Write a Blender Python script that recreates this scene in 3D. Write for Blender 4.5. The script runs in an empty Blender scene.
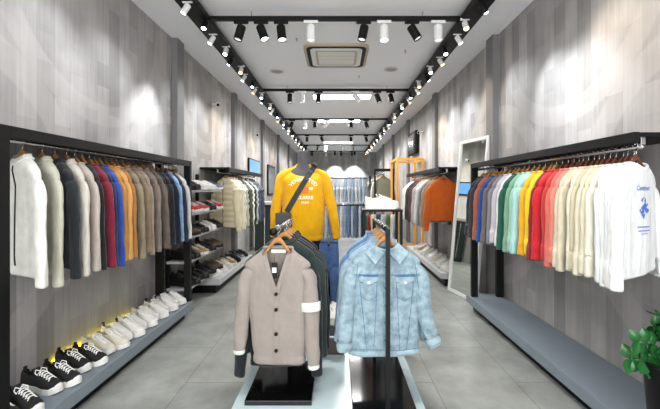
import bpy, bmesh, math, random
from mathutils import Vector, Matrix, noise
from mathutils.bvhtree import BVHTree
PI = math.pi
sc = bpy.context.scene
COL = sc.collection
# ---------------- camera, world, exposure ----------------
F = 371.0
cam_d = bpy.data.cameras.new('camera'); cam = bpy.data.objects.new('camera', cam_d); COL.objects.link(cam)
cam.location = (0, 0, 1.4); cam.rotation_euler = (PI/2, 0, 0)
cam_d.sensor_width = 36; cam_d.lens = F/660*36; cam_d.clip_start = 0.05
cam_d.shift_x = (330-337)/660; cam_d.shift_y = -(204.5-190)/660
sc.camera = cam
world = bpy.data.worlds.new('world'); sc.world = world; world.use_nodes = True
world.node_tree.nodes['Background'].inputs[0].default_value = (0.97, 0.98, 1, 1)
world.node_tree.nodes['Background'].inputs[1].default_value = 4.2
sc.view_settings.view_transform = 'Standard'; sc.view_settings.look = 'None'
sc.view_settings.exposure = 0.38; sc.view_settings.gamma = 1
PANEL_E = 42.0; SPOT_WALL = 30.0; SPOT_AISLE = 70.0
def ceiling_area(x, y, sx, sy, e, col=(1, .98, .95)):
    l = bpy.data.lights.new('panel_light', 'AREA'); l.shape = 'RECTANGLE'; l.size = sx; l.size_y = sy; l.energy = e; l.color = col
    o = bpy.data.objects.new('panel_light', l); COL.objects.link(o); o.location = (x, y, 3.235); return o
for (x, y) in ((0.1, 1.6), (0.1, 7.42), (0.05, 10.0), (0.05, 14.6)):  # the nearest lamp is added out of view, with no fixture modelled
    ceiling_area(x, y, 1.1, .3, PANEL_E*(1 if y < 5 else 1.8))

# ---------------- materials ----------------
MATS = {}
def srgb(c):
    if isinstance(c, str): c = [int(c[i:i+2], 16)/255 for i in (0, 2, 4)]
    return tuple((v/12.92 if v <= .04045 else ((v+.055)/1.055)**2.4) for v in c)
def newmat(name):
    m = bpy.data.materials.new(name); m.use_nodes = True
    nt = m.node_tree; b = nt.nodes['Principled BSDF']
    return m, nt, b
def N(nt, t, **kw):
    n = nt.nodes.new(t)
    for k, v in kw.items():
        if isinstance(k, str) and k.startswith('_'): setattr(n, k[1:], v)
    return n
def plain(name, c, rough=.5, metal=0, var=.08, scale=30, bump=0, spec=.5, emit=None, es=0):
    if name in MATS: return MATS[name]
    m, nt, b = newmat(name); c = srgb(c)
    t = N(nt, 'ShaderNodeTexCoord'); n = N(nt, 'ShaderNodeTexNoise'); n.inputs['Scale'].default_value = scale; n.inputs['Detail'].default_value = 3
    nt.links.new(t.outputs['Object'], n.inputs['Vector'])
    mx = N(nt, 'ShaderNodeMix', _data_type='RGBA')
    mx.inputs[6].default_value = (*[v*(1-var) for v in c], 1); mx.inputs[7].default_value = (*[min(1, v*(1+var)) for v in c], 1)
    nt.links.new(n.outputs['Fac'], mx.inputs[0]); nt.links.new(mx.outputs[2], b.inputs['Base Color'])
    b.inputs['Roughness'].default_value = rough; b.inputs['Metallic'].default_value = metal
    b.inputs['Specular IOR Level'].default_value = spec
    if bump:
        bp = N(nt, 'ShaderNodeBump'); bp.inputs['Strength'].default_value = bump; bp.inputs['Distance'].default_value = .004
        nt.links.new(n.outputs['Fac'], bp.inputs['Height']); nt.links.new(bp.outputs[0], b.inputs['Normal'])
    if emit:
        b.inputs['Emission Color'].default_value = (*srgb(emit), 1); b.inputs['Emission Strength'].default_value = es
    MATS[name] = m; return m
def fabric(name, c, kind='knit', rough=.85, wash=None, var=.10):
    """cloth: fine weave or rib bump, slight tone variation"""
    if name in MATS: return MATS[name]
    m, nt, b = newmat(name); c = tuple(.80*v for v in srgb(c))
    t = N(nt, 'ShaderNodeTexCoord')
    n = N(nt, 'ShaderNodeTexNoise'); n.inputs['Scale'].default_value = 14 if kind != 'denim' else 22; n.inputs['Detail'].default_value = 6; n.inputs['Roughness'].default_value = .65
    nt.links.new(t.outputs['Object'], n.inputs['Vector'])
    ramp = N(nt, 'ShaderNodeValToRGB')
    v = {'denim': .22, 'knit': var, 'tweed': .22}.get(kind, .07)
    ramp.color_ramp.elements[0].position = .33; ramp.color_ramp.elements[1].position = .67
    ramp.color_ramp.elements[0].color = (*[x*(1-v) for x in c], 1)
    c2 = tuple(.85*v for v in srgb(wash)) if wash else [min(1, x*(1+v)) for x in c]
    ramp.color_ramp.elements[1].color = (*c2, 1)
    nt.links.new(n.outputs['Fac'], ramp.inputs[0]); nt.links.new(ramp.outputs[0], b.inputs['Base Color'])
    w = N(nt, 'ShaderNodeTexWave'); w.inputs['Scale'].default_value = {'knit': 55, 'denim': 120, 'tweed': 60}.get(kind, 80)
    w.inputs['Distortion'].default_value = 1.5; w.bands_direction = 'X' if kind != 'denim' else 'DIAGONAL'
    nt.links.new(t.outputs['Object'], w.inputs['Vector'])
    bp = N(nt, 'ShaderNodeBump'); bp.inputs['Strength'].default_value = .35; bp.inputs['Distance'].default_value = .003
    nt.links.new(w.outputs['Fac'], bp.inputs['Height'])
    mp = N(nt, 'ShaderNodeMapping'); mp.inputs['Scale'].default_value = (15, 15, 4.5); nt.links.new(t.outputs['Object'], mp.inputs[0])
    n2 = N(nt, 'ShaderNodeTexNoise'); n2.inputs['Scale'].default_value = 1; n2.inputs['Detail'].default_value = 2; n2.inputs['Distortion'].default_value = .6; nt.links.new(mp.outputs[0], n2.inputs['Vector'])
    b2 = N(nt, 'ShaderNodeBump'); b2.inputs['Strength'].default_value = .8; b2.inputs['Distance'].default_value = {'knit': .014, 'denim': .010}.get(kind, .018)
    nt.links.new(n2.outputs['Fac'], b2.inputs['Height']); nt.links.new(bp.outputs[0], b2.inputs['Normal']); nt.links.new(b2.outputs[0], b.inputs['Normal'])
    b.inputs['Roughness'].default_value = rough; b.inputs['Specular IOR Level'].default_value = .25
    b.inputs['Sheen Weight'].default_value = .15
    MATS[name] = m; return m

def wall_mat():
    m, nt, b = newmat('wood_plank_wallpaper'); L = nt.links.new
    g = N(nt, 'ShaderNodeNewGeometry'); sp = N(nt, 'ShaderNodeSeparateXYZ'); L(g.outputs['Position'], sp.inputs[0])
    add = N(nt, 'ShaderNodeMath', _operation='ADD'); L(sp.outputs['X'], add.inputs[0]); L(sp.outputs['Y'], add.inputs[1])
    cb = N(nt, 'ShaderNodeCombineXYZ'); L(sp.outputs['Z'], cb.inputs[0]); L(add.outputs[0], cb.inputs[1])
    def brick(w, h, c1, c2, off, sh):
        mp = N(nt, 'ShaderNodeVectorMath', _operation='ADD'); mp.inputs[1].default_value = sh; L(cb.outputs[0], mp.inputs[0])
        br = N(nt, 'ShaderNodeTexBrick'); br.inputs['Scale'].default_value = 1; br.inputs['Brick Width'].default_value = w; br.inputs['Row Height'].default_value = h
        br.inputs['Mortar Size'].default_value = .0015; br.inputs['Color1'].default_value = (c1, c1, c1, 1); br.inputs['Color2'].default_value = (c2, c2, c2, 1)
        br.inputs['Mortar'].default_value = ((c1+c2)*.42,)*3+(1,); br.offset = off; br.offset_frequency = 2; L(mp.outputs[0], br.inputs['Vector']); return br
    b1 = brick(1.15, .16, .17, .37, .37, (0, 0, 0)); b2 = brick(.7, .16, .26, .46, .61, (.3, 0, 0))
    mx = N(nt, 'ShaderNodeMix', _data_type='RGBA'); mx.inputs[0].default_value = .45; L(b1.outputs[0], mx.inputs[6]); L(b2.outputs[0], mx.inputs[7])
    # streaky grain along the planks
    gs = N(nt, 'ShaderNodeVectorMath', _operation='MULTIPLY'); gs.inputs[1].default_value = (1.6, 34, 1); L(cb.outputs[0], gs.inputs[0])
    gn = N(nt, 'ShaderNodeTexNoise'); gn.inputs['Scale'].default_value = 1; gn.inputs['Detail'].default_value = 5; L(gs.outputs[0], gn.inputs['Vector'])
    bl = N(nt, 'ShaderNodeTexNoise'); bl.inputs['Scale'].default_value = 3.0; bl.inputs['Detail'].default_value = 6; L(cb.outputs[0], bl.inputs['Vector'])
    ma = N(nt, 'ShaderNodeMath', _operation='MULTIPLY_ADD'); ma.inputs[1].default_value = .55; ma.inputs[2].default_value = .42; L(gn.outputs['Fac'], ma.inputs[0])
    mb = N(nt, 'ShaderNodeMath', _operation='MULTIPLY_ADD'); mb.inputs[1].default_value = .7; L(bl.outputs['Fac'], mb.inputs[0]); L(ma.outputs[0], mb.inputs[2])
    mul = N(nt, 'ShaderNodeMix', _data_type='RGBA', _blend_type='MULTIPLY'); mul.inputs[0].default_value = 1
    L(mx.outputs[2], mul.inputs[6]); L(mb.outputs[0], mul.inputs[7])
    # printed pale arcs in the wallpaper
    def arc(per, ph, cz, r, wd):
        a = N(nt, 'ShaderNodeMath', _operation='ADD'); a.inputs[1].default_value = ph; L(sp.outputs['Y'], a.inputs[0])
        p = N(nt, 'ShaderNodeMath', _operation='PINGPONG'); p.inputs[1].default_value = per; L(a.outputs[0], p.inputs[0])
        z = N(nt, 'ShaderNodeMath', _operation='SUBTRACT'); z.inputs[1].default_value = cz; L(sp.outputs['Z'], z.inputs[0])
        c = N(nt, 'ShaderNodeCombineXYZ'); L(p.outputs[0], c.inputs[0]); L(z.outputs[0], c.inputs[1])
        l = N(nt, 'ShaderNodeVectorMath', _operation='LENGTH'); L(c.outputs[0], l.inputs[0])
        s = N(nt, 'ShaderNodeMath', _operation='SUBTRACT'); s.inputs[1].default_value = r; L(l.outputs['Value'], s.inputs[0])
        ab = N(nt, 'ShaderNodeMath', _operation='ABSOLUTE'); L(s.outputs[0], ab.inputs[0])
        mr = N(nt, 'ShaderNodeMapRange'); mr.inputs['From Min'].default_value = wd; mr.inputs['From Max'].default_value = wd+.02; mr.inputs['To Min'].default_value = 1; mr.inputs['To Max'].default_value = 0
        L(ab.outputs[0], mr.inputs['Value']); return mr
    a1 = arc(1.3, -1.9, 1.35, .95, .09); a2 = arc(1.3, -.6, 3.1, 1.05, .08)
    am = N(nt, 'ShaderNodeMath', _operation='MAXIMUM'); L(a1.outputs[0], am.inputs[0]); L(a2.outputs[0], am.inputs[1])
    af = N(nt, 'ShaderNodeMath', _operation='MULTIPLY'); af.inputs[1].default_value = .26; L(am.outputs[0], af.inputs[0])
    fin = N(nt, 'ShaderNodeMix', _data_type='RGBA'); L(af.outputs[0], fin.inputs[0]); L(mul.outputs[2], fin.inputs[6]); fin.inputs[7].default_value = (.50, .485, .475, 1)
    tint = N(nt, 'ShaderNodeMix', _data_type='RGBA', _blend_type='MULTIPLY'); tint.inputs[0].default_value = 1; tint.inputs[7].default_value = (1.0, .955, .925, 1)
    L(fin.outputs[2], tint.inputs[6]); L(tint.outputs[2], b.inputs['Base Color'])
    b.inputs['Roughness'].default_value = .7; return m
def floor_mat():
    m, nt, b = newmat('polished_concrete_tile'); L = nt.links.new
    g = N(nt, 'ShaderNodeNewGeometry'); mp = N(nt, 'ShaderNodeMapping'); mp.inputs['Rotation'].default_value = (0, 0, PI/2); mp.inputs['Location'].default_value = (.3, .5, 0); L(g.outputs['Position'], mp.inputs[0])
    br = N(nt, 'ShaderNodeTexBrick'); br.inputs['Scale'].default_value = 1; br.inputs['Brick Width'].default_value = 1.2; br.inputs['Row Height'].default_value = .6
    br.inputs['Mortar Size'].default_value = .003; br.inputs['Color1'].default_value = (.25, .262, .25, 1); br.inputs['Color2'].default_value = (.29, .30, .285, 1); br.inputs['Mortar'].default_value = (.14, .145, .14, 1)
    br.offset = .5; L(mp.outputs[0], br.inputs['Vector'])
    n1 = N(nt, 'ShaderNodeTexNoise'); n1.inputs['Scale'].default_value = 3.2; n1.inputs['Detail'].default_value = 9; n1.inputs['Roughness'].default_value = .65; L(g.outputs['Position'], n1.inputs['Vector'])
    rp = N(nt, 'ShaderNodeValToRGB'); rp.color_ramp.elements[0].position = .3; rp.color_ramp.elements[1].position = .7
    rp.color_ramp.elements[0].color = (.66, .65, .62, 1); rp.color_ramp.elements[1].color = (1.15, 1.15, 1.13, 1); L(n1.outputs['Fac'], rp.inputs[0])
    mu = N(nt, 'ShaderNodeMix', _data_type='RGBA', _blend_type='MULTIPLY'); mu.inputs[0].default_value = 1; L(br.outputs[0], mu.inputs[6]); L(rp.outputs[0], mu.inputs[7])
    L(mu.outputs[2], b.inputs['Base Color']); b.inputs['Roughness'].default_value = .38; b.inputs['Specular IOR Level'].default_value = .4
    return m
WALL = wall_mat(); FLOOR = floor_mat()
CEIL = plain('matt_white_paint', (.93, .93, .94), .8, var=.015, scale=4)
PILLAR = plain('dark_grey_panel', (.46, .455, .455), .7, var=.12, scale=9)
BLACK = plain('black_powder_coat', (.03, .03, .033), .55, var=.15, spec=.25)
BGLOSS = plain('black_glossy_steel', (.045, .045, .05), .12, var=.2, scale=6)
CHROME = plain('brushed_chrome', (.75, .75, .75), .25, 1, var=.05)
GREYPAINT = plain('blue_grey_lacquer', (.45, .49, .52), .45, var=.05, scale=5)
LIGHTPAINT = plain('light_grey_lacquer', (.72, .72, .72), .45, var=.04, scale=5)
WHITE = plain('white_plastic', (.88, .88, .87), .4, var=.03)
PLATW = plain('pale_platform_lacquer', (.72, .79, .80), .22, var=.06, scale=4)
WOOD = plain('hanger_wood', (.66, .46, .24), .4, var=.25, scale=25)
WOODD = plain('reddish_hanger_wood', (.36, .19, .12), .4, var=.25, scale=25)
LEATHER = plain('black_leather', (.06, .06, .065), .4, var=.2)
RUBW = plain('white_rubber', (.86, .86, .84), .5, var=.03)
RUBB = plain('black_rubber', (.06, .06, .06), .6)
LACEW = plain('white_lace', (.9, .9, .88), .8)
LACEB = plain('dark_lace', (.12, .12, .12), .8)
BRASS = plain('brass_clip', (.80, .66, .30), .3, .9)

# ---------------- mesh helpers ----------------
def link(name, bm, mat, parent=None, loc=None, rot=None, smooth=False):
    me = bpy.data.meshes.new(name); bmesh.ops.recalc_face_normals(bm, faces=bm.faces) if not smooth == 'raw' else None
    bm.to_mesh(me); bm.free()
    if smooth:
        for p in me.polygons: p.use_smooth = True
    if mat: me.materials.append(mat)
    o = bpy.data.objects.new(name, me); COL.objects.link(o)
    if parent: o.parent = parent
    if loc: o.location = loc
    if rot: o.rotation_euler = rot
    return o
def tag(o, label=None, cat=None, group=None, kind=None):
    if label: o['label'] = label
    if cat: o['category'] = cat
    if group: o['group'] = group
    if kind: o['kind'] = kind
    return o
def empty(name, label, cat, loc=(0, 0, 0), rz=0, group=None):
    o = bpy.data.objects.new(name, None); COL.objects.link(o); o.location = loc; o.rotation_euler = (0, 0, rz); o.empty_display_size = .05
    return tag(o, label, cat, group)
def kids(o): return CH.get(o.name, [])
def copy_tree(o, loc, rz, label, group=None, parent=None):
    c = o.copy(); COL.objects.link(c)
    if parent: c.parent = parent
    else:
        c.location = loc; c.rotation_euler = (0, 0, rz); tag(c, label, None, group)
    for ch in list(o.children): copy_tree(ch, None, None, None, None, c)
    return c
def box(bm, x0, x1, y0, y1, z0, z1, bev=0):
    vs = [bm.verts.new((x, y, z)) for x in (x0, x1) for y in (y0, y1) for z in (z0, z1)]
    fs = []
    for q in ((0, 1, 3, 2), (4, 6, 7, 5), (0, 4, 5, 1), (2, 3, 7, 6), (0, 2, 6, 4), (1, 5, 7, 3)): fs.append(bm.faces.new([vs[i] for i in q]))
    if bev:
        es = list({e for f in fs for e in f.edges}); bmesh.ops.bevel(bm, geom=es, offset=bev, segments=2, affect='EDGES', profile=.5)
    return bm
def bx(*a, bev=0): return box(bmesh.new(), *a, bev=bev)
def loft(bm, rings, cap0=False, cap1=False, closed=True):
    vr = [[bm.verts.new(p) for p in r] for r in rings]
    n = len(vr[0])
    for a, b in zip(vr, vr[1:]):
        for i in range(n if closed else n-1):
            j = (i+1) % n; bm.faces.new((a[i], a[j], b[j], b[i]))
    if cap0: bm.faces.new(vr[0][::-1])
    if cap1: bm.faces.new(vr[-1])
    return vr
def tube(bm, pts, r, n=8, closed=False, caps=True, rr=None):
    pts = [Vector(p) for p in pts]; rings = []; up = None; m = len(pts)
    for i, p in enumerate(pts):
        a = pts[i-1] if (i > 0 or closed) else p; b = pts[(i+1) % m] if (i < m-1 or closed) else p
        d = (b-a).normalized()
        if up is None or abs(up.dot(d)) > .95: up = Vector((0, 0, 1)) if abs(d.z) < .9 else Vector((0, 1, 0))
        s = d.cross(up).normalized(); u2 = s.cross(d).normalized(); up = u2
        q = r if rr is None else rr[i]
        rings.append([p+(s*math.cos(t)+u2*math.sin(t))*q for t in [2*PI*k/n for k in range(n)]])
    if closed: rings.append(rings[0]); loft(bm, rings)
    else: loft(bm, rings, caps, caps)
    return bm
def cyl(bm, p0, p1, r0, r1=None, n=16, caps=True):
    return tube(bm, [p0, p1], r0, n, caps=caps, rr=[r0, r0 if r1 is None else r1])
def lathe(bm, prof, n=24, cap0=True, cap1=True):
    loft(bm, [[(r*math.cos(2*PI*k/n), r*math.sin(2*PI*k/n), z) for k in range(n)] for r, z in prof], cap0, cap1); return bm
def xform(bm, mat): bmesh.ops.transform(bm, matrix=mat, verts=bm.verts); return bm
ORD = ['first', 'second', 'third', 'fourth', 'fifth', 'sixth', 'seventh', 'eighth', 'ninth', 'tenth', 'eleventh', 'twelfth', 'thirteenth', 'fourteenth', 'fifteenth', 'sixteenth', 'seventeenth', 'eighteenth', 'nineteenth', 'twentieth'] + ['twenty-'+w for w in ('first', 'second', 'third', 'fourth', 'fifth', 'sixth', 'seventh', 'eighth', 'ninth')] + ['thirtieth'] + ['thirty-'+w for w in ('first', 'second', 'third', 'fourth', 'fifth', 'sixth', 'seventh', 'eighth', 'ninth')]

# ---------------- the room ----------------
XL, XR, YF, YB, ZC = -2.04, 1.95, -1.2, 18.5, 3.28
def struct(name, bm, m, parent=None): return tag(link(name, bm, m, parent), kind='structure')
struct('floor', bx(XL-.1, XR+.1, YF, YB+.1, -.1, 0), FLOOR)
struct('ceiling', bx(XL-.1, XR+.1, YF, YB+.1, ZC, ZC+.1), CEIL)
struct('wall_left', bx(XL-.1, XL, YF, YB, 0, ZC), WALL)
struct('wall_right', bx(XR, XR+.1, YF, YB, 0, ZC), WALL)
struct('wall_back', bx(XL, XR, YB, YB+.1, 0, ZC), WALL)
k = 0
for side, x0, x1 in (('left', XL, XL+.07), ('right', XR-.07, XR)):
    for y in (4.58 if side == 'left' else 4.48, 7.15, 9.9, 12.6, 15.3):
        k += 1; struct('trim_%d' % k, bx(x0, x1, y, y+.2, 0, ZC), PILLAR)

# ---------------- platforms ----------------
def platform(x0, x1, y0, y1, zt, mat, label, under=True):
    t = empty('shoe_platform', label, 'display platform', ((x0+x1)/2, (y0+y1)/2, 0))
    w, d = (x1-x0)/2, (y1-y0)/2
    link('deck', bx(-w, w, -d, d, zt-.085, zt, bev=.004), mat, t)
    link('plinth', bx(-w+(.07 if x0 < 0 else .07), w-.07, -d+.05, d-.05, 0, zt-.085), BLACK, t)
    return t
ZP = .17
platform(XL+.002, -1.60, 1.15, 4.12, ZP, GREYPAINT, 'long blue-grey shoe platform on the floor along the left wall, carrying sneakers')
platform(1.53, XR-.002, 1.15, 4.40, ZP, GREYPAINT, 'empty long blue-grey platform on the floor along the right wall')
platform(XL+.002, -1.58, 5.0, 6.9, .2, LIGHTPAINT, 'light grey shoe platform further back under the puffer coats')
platform(1.50, XR-.002, 5.35, 8.0, .2, LIGHTPAINT, 'light grey platform under the orange sweater, carrying white sneakers')
struct_mat = PLATW
t = empty('display_platform', 'low pale glossy platform in the middle of the floor under the island racks', 'display platform', (-.06, 3.0, 0))
link('deck', bx(-.56, .58, -1.2, 1.25, .03, .12, bev=.004), PLATW, t)
link('plinth', bx(-.52, .54, -1.16, 1.2, 0, .03), BLACK, t)

# ---------------- garments ----------------
def sg(v, p): return math.copysign(abs(v)**p, v)
def lerp(a, b, t): return a+(b-a)*t
def interp(tab, x):
    for (a, va), (b, vb) in zip(tab, tab[1:]):
        if x <= b: return lerp(va, vb, (x-a)/(b-a) if b > a else 0)
    return tab[-1][1]
INTACT = None
def torso_bm(bm, rnd, W=.235, L=.64, T=.045, neck=.075, fold=.010, puff=0, flare=.0, sq=0, drop=.03, n=44, vneck=0, slit=False, hemin=.0):
    tab = [(0, 0), (.012, .02), (.03, .05)]
    levels = [0, .008, .018, .030, .042, .054, .066, .078, .090, .105, .125]
    z = .15
    step = .025 if puff else (.018 if vneck else .035)
    while z < L-.01: levels.append(z); z += step
    levels += [L-.004, L]
    ph = [rnd.uniform(0, 6.28) for _ in range(5)]; f1, f2 = rnd.uniform(16, 24), rnd.uniform(34, 46)
    rings = []
    sx = rnd.uniform(-.01, .01)
    for s in levels:
        w = interp([(0, neck), (.008, neck+.012), (.03, .135), (.05, .185), (.068, .205), (.085, .215), (.11, W*.965), (.2, W), (L*.9, W+flare), (L, W+flare-hemin)] if sq else [(0, neck), (.008, neck+.012), (.030, .125), (.054, .160), (.075, .187), (.100, .207), (.13, W*.95), (.2, W), (L*.9, W+flare), (L, W+flare-hemin)], s)
        th = interp([(0, .035), (.03, .04), (.068, .042), (.15, T), (L*.9, T*1.05), (L, T*.9)], s)
        if vneck: pass
        if puff: b = 1+puff*(abs(math.sin(PI*s/.085))-.4); w *= 1+(b-1)*.25; th *= b
        r = []
        for k in range(n):
            a = 2*PI*k/n; x = w*sg(math.cos(a), .8); y = th*sg(math.sin(a), .75)
            amp = fold*min(1, max(0, (s-.08)/.25))*(1-abs(x/w)**3)
            y += amp*(math.sin(f1*x+ph[0]+2.2*s+(1.5 if y > 0 else 0))+.45*math.sin(f2*x+ph[1]-3*s))
            x += sx*s/L+.006*math.sin(9*s+ph[2])*min(1, s*6)
            zz = -s
            if s < .05 and y < 0: zz -= drop*(1-s/.05)*max(0, 1-(x/(neck*1.05))**2)
            if s > L-.02: zz += .006*math.sin(7*x+ph[3])
            r.append((x, y, zz))
        rings.append(r)
    vr = loft(bm, rings); global INTACT; INTACT = BVHTree.FromBMesh(bm)
    if vneck or slit:
        kill = []
        for f in bm.faces:
            c = f.calc_center_median()
            if c.y < 0:
                d = -c.z
                if vneck and abs(c.x) < neck*1.05*(1-d/vneck): kill.append(f)
        bmesh.ops.delete(bm, geom=kill, context='FACES_ONLY')
    return levels, rings
def sleeve_path(side, out, L, fwd, rnd):
    """default sleeve hanging down"""
    o = out
    return [Vector((side*x, y, z)) for x, y, z in ((.145, 0, -.085), (.180, 0, -.10), (.206, -.002, -.14), (.222+o*.2, -.006*1, -.22), (.240+o*.5, -.01-fwd*.3, -.36), (.258+o*.75, -.012-fwd*.6, -.5), (.272+o, -.012-fwd, -L+.04), (.274+o, -.012-fwd, -L))]
def tube_sleeve(bm, pts, rx, ry, rnd, n=16, sub=3, puff=0, wr=.007):
    P = []
    for i in range(len(pts)-1):
        a = pts[max(0, i-1)]; b = pts[i]; c = pts[i+1]; d = pts[min(len(pts)-1, i+2)]
        for k in range(sub):
            t = k/sub; P.append(.5*((2*b)+(c-a)*t+(2*a-5*b+4*c-d)*t*t+(3*b-a-3*c+d)*t**3))
    P.append(pts[-1]); m = len(P); rings = []; ph = rnd.uniform(0, 6)
    tot = 0; acc = [0]
    for a, b in zip(P, P[1:]): tot += (b-a).length; acc.append(tot)
    for i, p in enumerate(P):
        d = (P[min(m-1, i+1)]-P[max(0, i-1)]).normalized(); s = Vector((0, 1, 0)).cross(d).normalized(); u = d.cross(s)
        t = acc[i]/tot; kx = interp(rx, t); ky = interp(ry, t)
        if puff: q = 1+puff*(abs(math.sin(PI*acc[i]/.085))-.4); kx *= q; ky *= q
        r = []
        for k in range(n):
            a = 2*PI*k/n
            w = 1+(wr/.05)*math.sin(3*a+ph+acc[i]*22)*(.5+.5*math.sin(acc[i]*30+ph))
            r.append(p+s*math.cos(a)*kx*w+u*math.sin(a)*ky*w)
        rings.append(r)
    loft(bm, rings, True, False)
    return rings
def ringband(rings_end, dirv, h, mat, name, parent, grow=1.0, depth=None):
    bm = bmesh.new(); c = sum((Vector(p) for p in rings_end), Vector())/len(rings_end)
    def sc_(f, o): return [c+(Vector(p)-c)*f+o for p in rings_end]
    d = Vector(dirv)
    loft(bm, [sc_(grow, Vector()-d*.004), sc_(grow*1.03, d*h*.3), sc_(grow*1.03, d*h*.8), sc_(grow*.95, d*h), sc_(grow*.8, d*h*.8)])
    return link(name, bm, mat, parent, smooth=True)
def garment(name, label, cat, mat, loc, rz, seed=0, W=.235, L=.64, T=.040, SL=.70, ry=.035, out=0, fwd=.01, neck=.075, style='sweater', trim=None, group=None, puff=0, sp_l=None, sp_r=None, sq=0, cuffh=.05, taper=.005, fold=.009, scale=1.0, vneck=0, arm=1.0):
    rnd = random.Random(seed); trim = trim or mat
    root = empty(name, label, cat, loc, rz, group); root.scale = (scale,)*3
    bm = bmesh.new()
    lv, rings = torso_bm(bm, rnd, W=W, L=L, T=T, neck=neck, sq=sq, puff=puff, fold=fold, hemin=.012 if style != 'jacket' else .0, vneck=vneck, flare=taper, n=96 if vneck else 44)
    ends = []
    for side, spth in ((-1, sp_l), (1, sp_r)):
        pts = [Vector(p) for p in spth] if spth else sleeve_path(side, out+rnd.uniform(-.012, .012), SL+rnd.uniform(-.02, .02), fwd*rnd.uniform(.3, 1.4), rnd)
        for q_, dz_ in ((0, .035), (1, .035), (2, .03), (3, .01)): pts[q_].z -= dz_*(0 if sq else 1)
        pts[0].x -= side*.02; pts[1].x -= side*.012
        rg = tube_sleeve(bm, pts, [(0, .03), (.08, .044*arm), (.16, .054*arm), (.3, .058*arm), (.65, .052*arm), (.9, .046*arm), (1, .040*arm)], [(0, ry*.7), (.15, ry), (.8, ry*.9), (1, min(.032, ry))], rnd, puff=puff)
        ends.append((rg[-1], (pts[-1]-pts[-2]).normalized()))
    tbvh = INTACT if vneck else BVHTree.FromBMesh(bm)
    body = link('body', bm, mat, root, smooth=True)
    for e, d in ends: ringband(e, d, cuffh, trim, 'cuff', root, 1.0 if style != 'jacket' else 1.12)
    ringband(rings[-1], (0, 0, -1), .05 if style != 'jacket' else .03, trim, 'hem_band' if style != 'jacket' else 'waistband', root, 1.0)
    if not vneck:
        bm = bmesh.new(); r0 = [Vector(p) for p in rings[0]]; tube(bm, [p+Vector((0, 0, .002)) for p in r0[::2]], .009, 6, closed=True); link('collar' if style != 'zip' else 'collar', bm, trim, root, smooth=True)
    if style == 'zip':
        bm = bmesh.new(); r0 = [Vector(p) for p in rings[0]]; c = sum(r0, Vector())/len(r0)
        loft(bm, [[p for p in r0], [c+(p-c)*.93+Vector((0, 0, .028)) for p in r0], [c+(p-c)*.9+Vector((0, 0, .028)) for p in r0], [c+(p-c)*.92 for p in r0]]); link('stand_collar', bm, trim, root, smooth=True)
        bm = bmesh.new(); prev = []
        for i in range(24):
            z = -.04-(L-.05)*i/23; h = tbvh.ray_cast(Vector((0, -.3, z)), Vector((0, 1, 0)))[0]
            prev.append(Vector((0, (h.y if h else -T)-.003, z)))
        tube(bm, prev, .0045, 5); link('zip', bm, BLACK if mat is not BLACK else CHROME, root)
    root['_'] = 0; del root['_']
    return root, tbvh, rings, ends
def decal(tb, bm, mat, parent, name, off=.003):
    """lay a flat drawing (x, z) on the front of a cloth surface"""
    for v in bm.verts:
        h = tb.ray_cast(Vector((v.co.x, -.5, v.co.z)), Vector((0, 1, 0)))[0]
        v.co.y = (h.y if h else -.04)-off
    return link(name, bm, mat, parent)
def strip_bm(p0, p1, w, n=10, bm=None):
    """flat band in x,z"""
    bm = bm or bmesh.new(); p0 = Vector((p0[0], 0, p0[1])); p1 = Vector((p1[0], 0, p1[1])); d = (p1-p0).normalized(); s = Vector((-d.z, 0, d.x))*w/2
    a = [(bm.verts.new(p0.lerp(p1, i/n)+s), bm.verts.new(p0.lerp(p1, i/n)-s)) for i in range(n+1)]
    for q, r in zip(a, a[1:]): bm.faces.new((q[0], q[1], r[1], r[0]))
    return bm
def text_bm(s, size, bm=None, cx=0, cz=0, arc=0):
    c = bpy.data.curves.new('lettering', 'FONT'); c.body = s; c.size = size; c.align_x = 'CENTER'; c.resolution_u = 2; c.offset = size*.012
    o = bpy.data.objects.new('lettering', c); COL.objects.link(o); bpy.context.view_layer.update()
    me = bpy.data.meshes.new_from_object(o); b2 = bmesh.new(); b2.from_mesh(me); bmesh.ops.triangulate(b2, faces=b2.faces)
    bmesh.ops.subdivide_edges(b2, edges=[e for e in b2.edges if e.calc_length() > size*.4], cuts=1)
    for v in b2.verts:
        x, z = v.co.x, v.co.y
        if arc: a = x/arc; v.co = Vector((cx+(arc+z)*math.sin(a), 0, cz+(arc+z)*math.cos(a)-arc))
        else: v.co = Vector((cx+x, 0, cz+z))
    bpy.data.objects.remove(o); bpy.data.curves.remove(c)
    if bm:
        mm = bpy.data.meshes.new('t'); b2.to_mesh(mm); b2.free(); bm.from_mesh(mm); bpy.data.meshes.remove(mm); return bm
    return b2

# hanger prototype: wooden shoulders + steel hook; origin on the rail
def make_hanger(wood):
    root = empty('clothes_hanger', None, 'hanger')
    bm = bmesh.new(); rings = []
    for i in range(17):
        x = -.18+.36*i/16; q = abs(x)/.18; z = interp([(0, -.055), (.03, -.064), (.065, -.106), (.1, -.138), (.125, -.156), (.16, -.182), (.18, -.196)], abs(x)); h = lerp(.017, .008, q); d = lerp(.009, .010, q)
        y0 = 0
        rings.append([(x, y0+d*math.cos(a)*1.0, z+h*math.sin(a)) for a in [2*PI*k/10 for k in range(10)]])
    loft(bm, rings, True, True); link('shoulders', bm, wood, root, smooth=True)
    bm = bmesh.new(); pts = [(0, 0, -.05), (0, 0, -.03)]+[(.019*math.sin(a)*1, 0, .002-.019*math.cos(a)) for a in [PI*.0+.25+k*.42 for k in range(11)]]
    tube(bm, pts, .0028, 6); link('hook', bm, CHROME, root, smooth=True)
    return root
HANG = {'wood': None, 'red': None}
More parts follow.
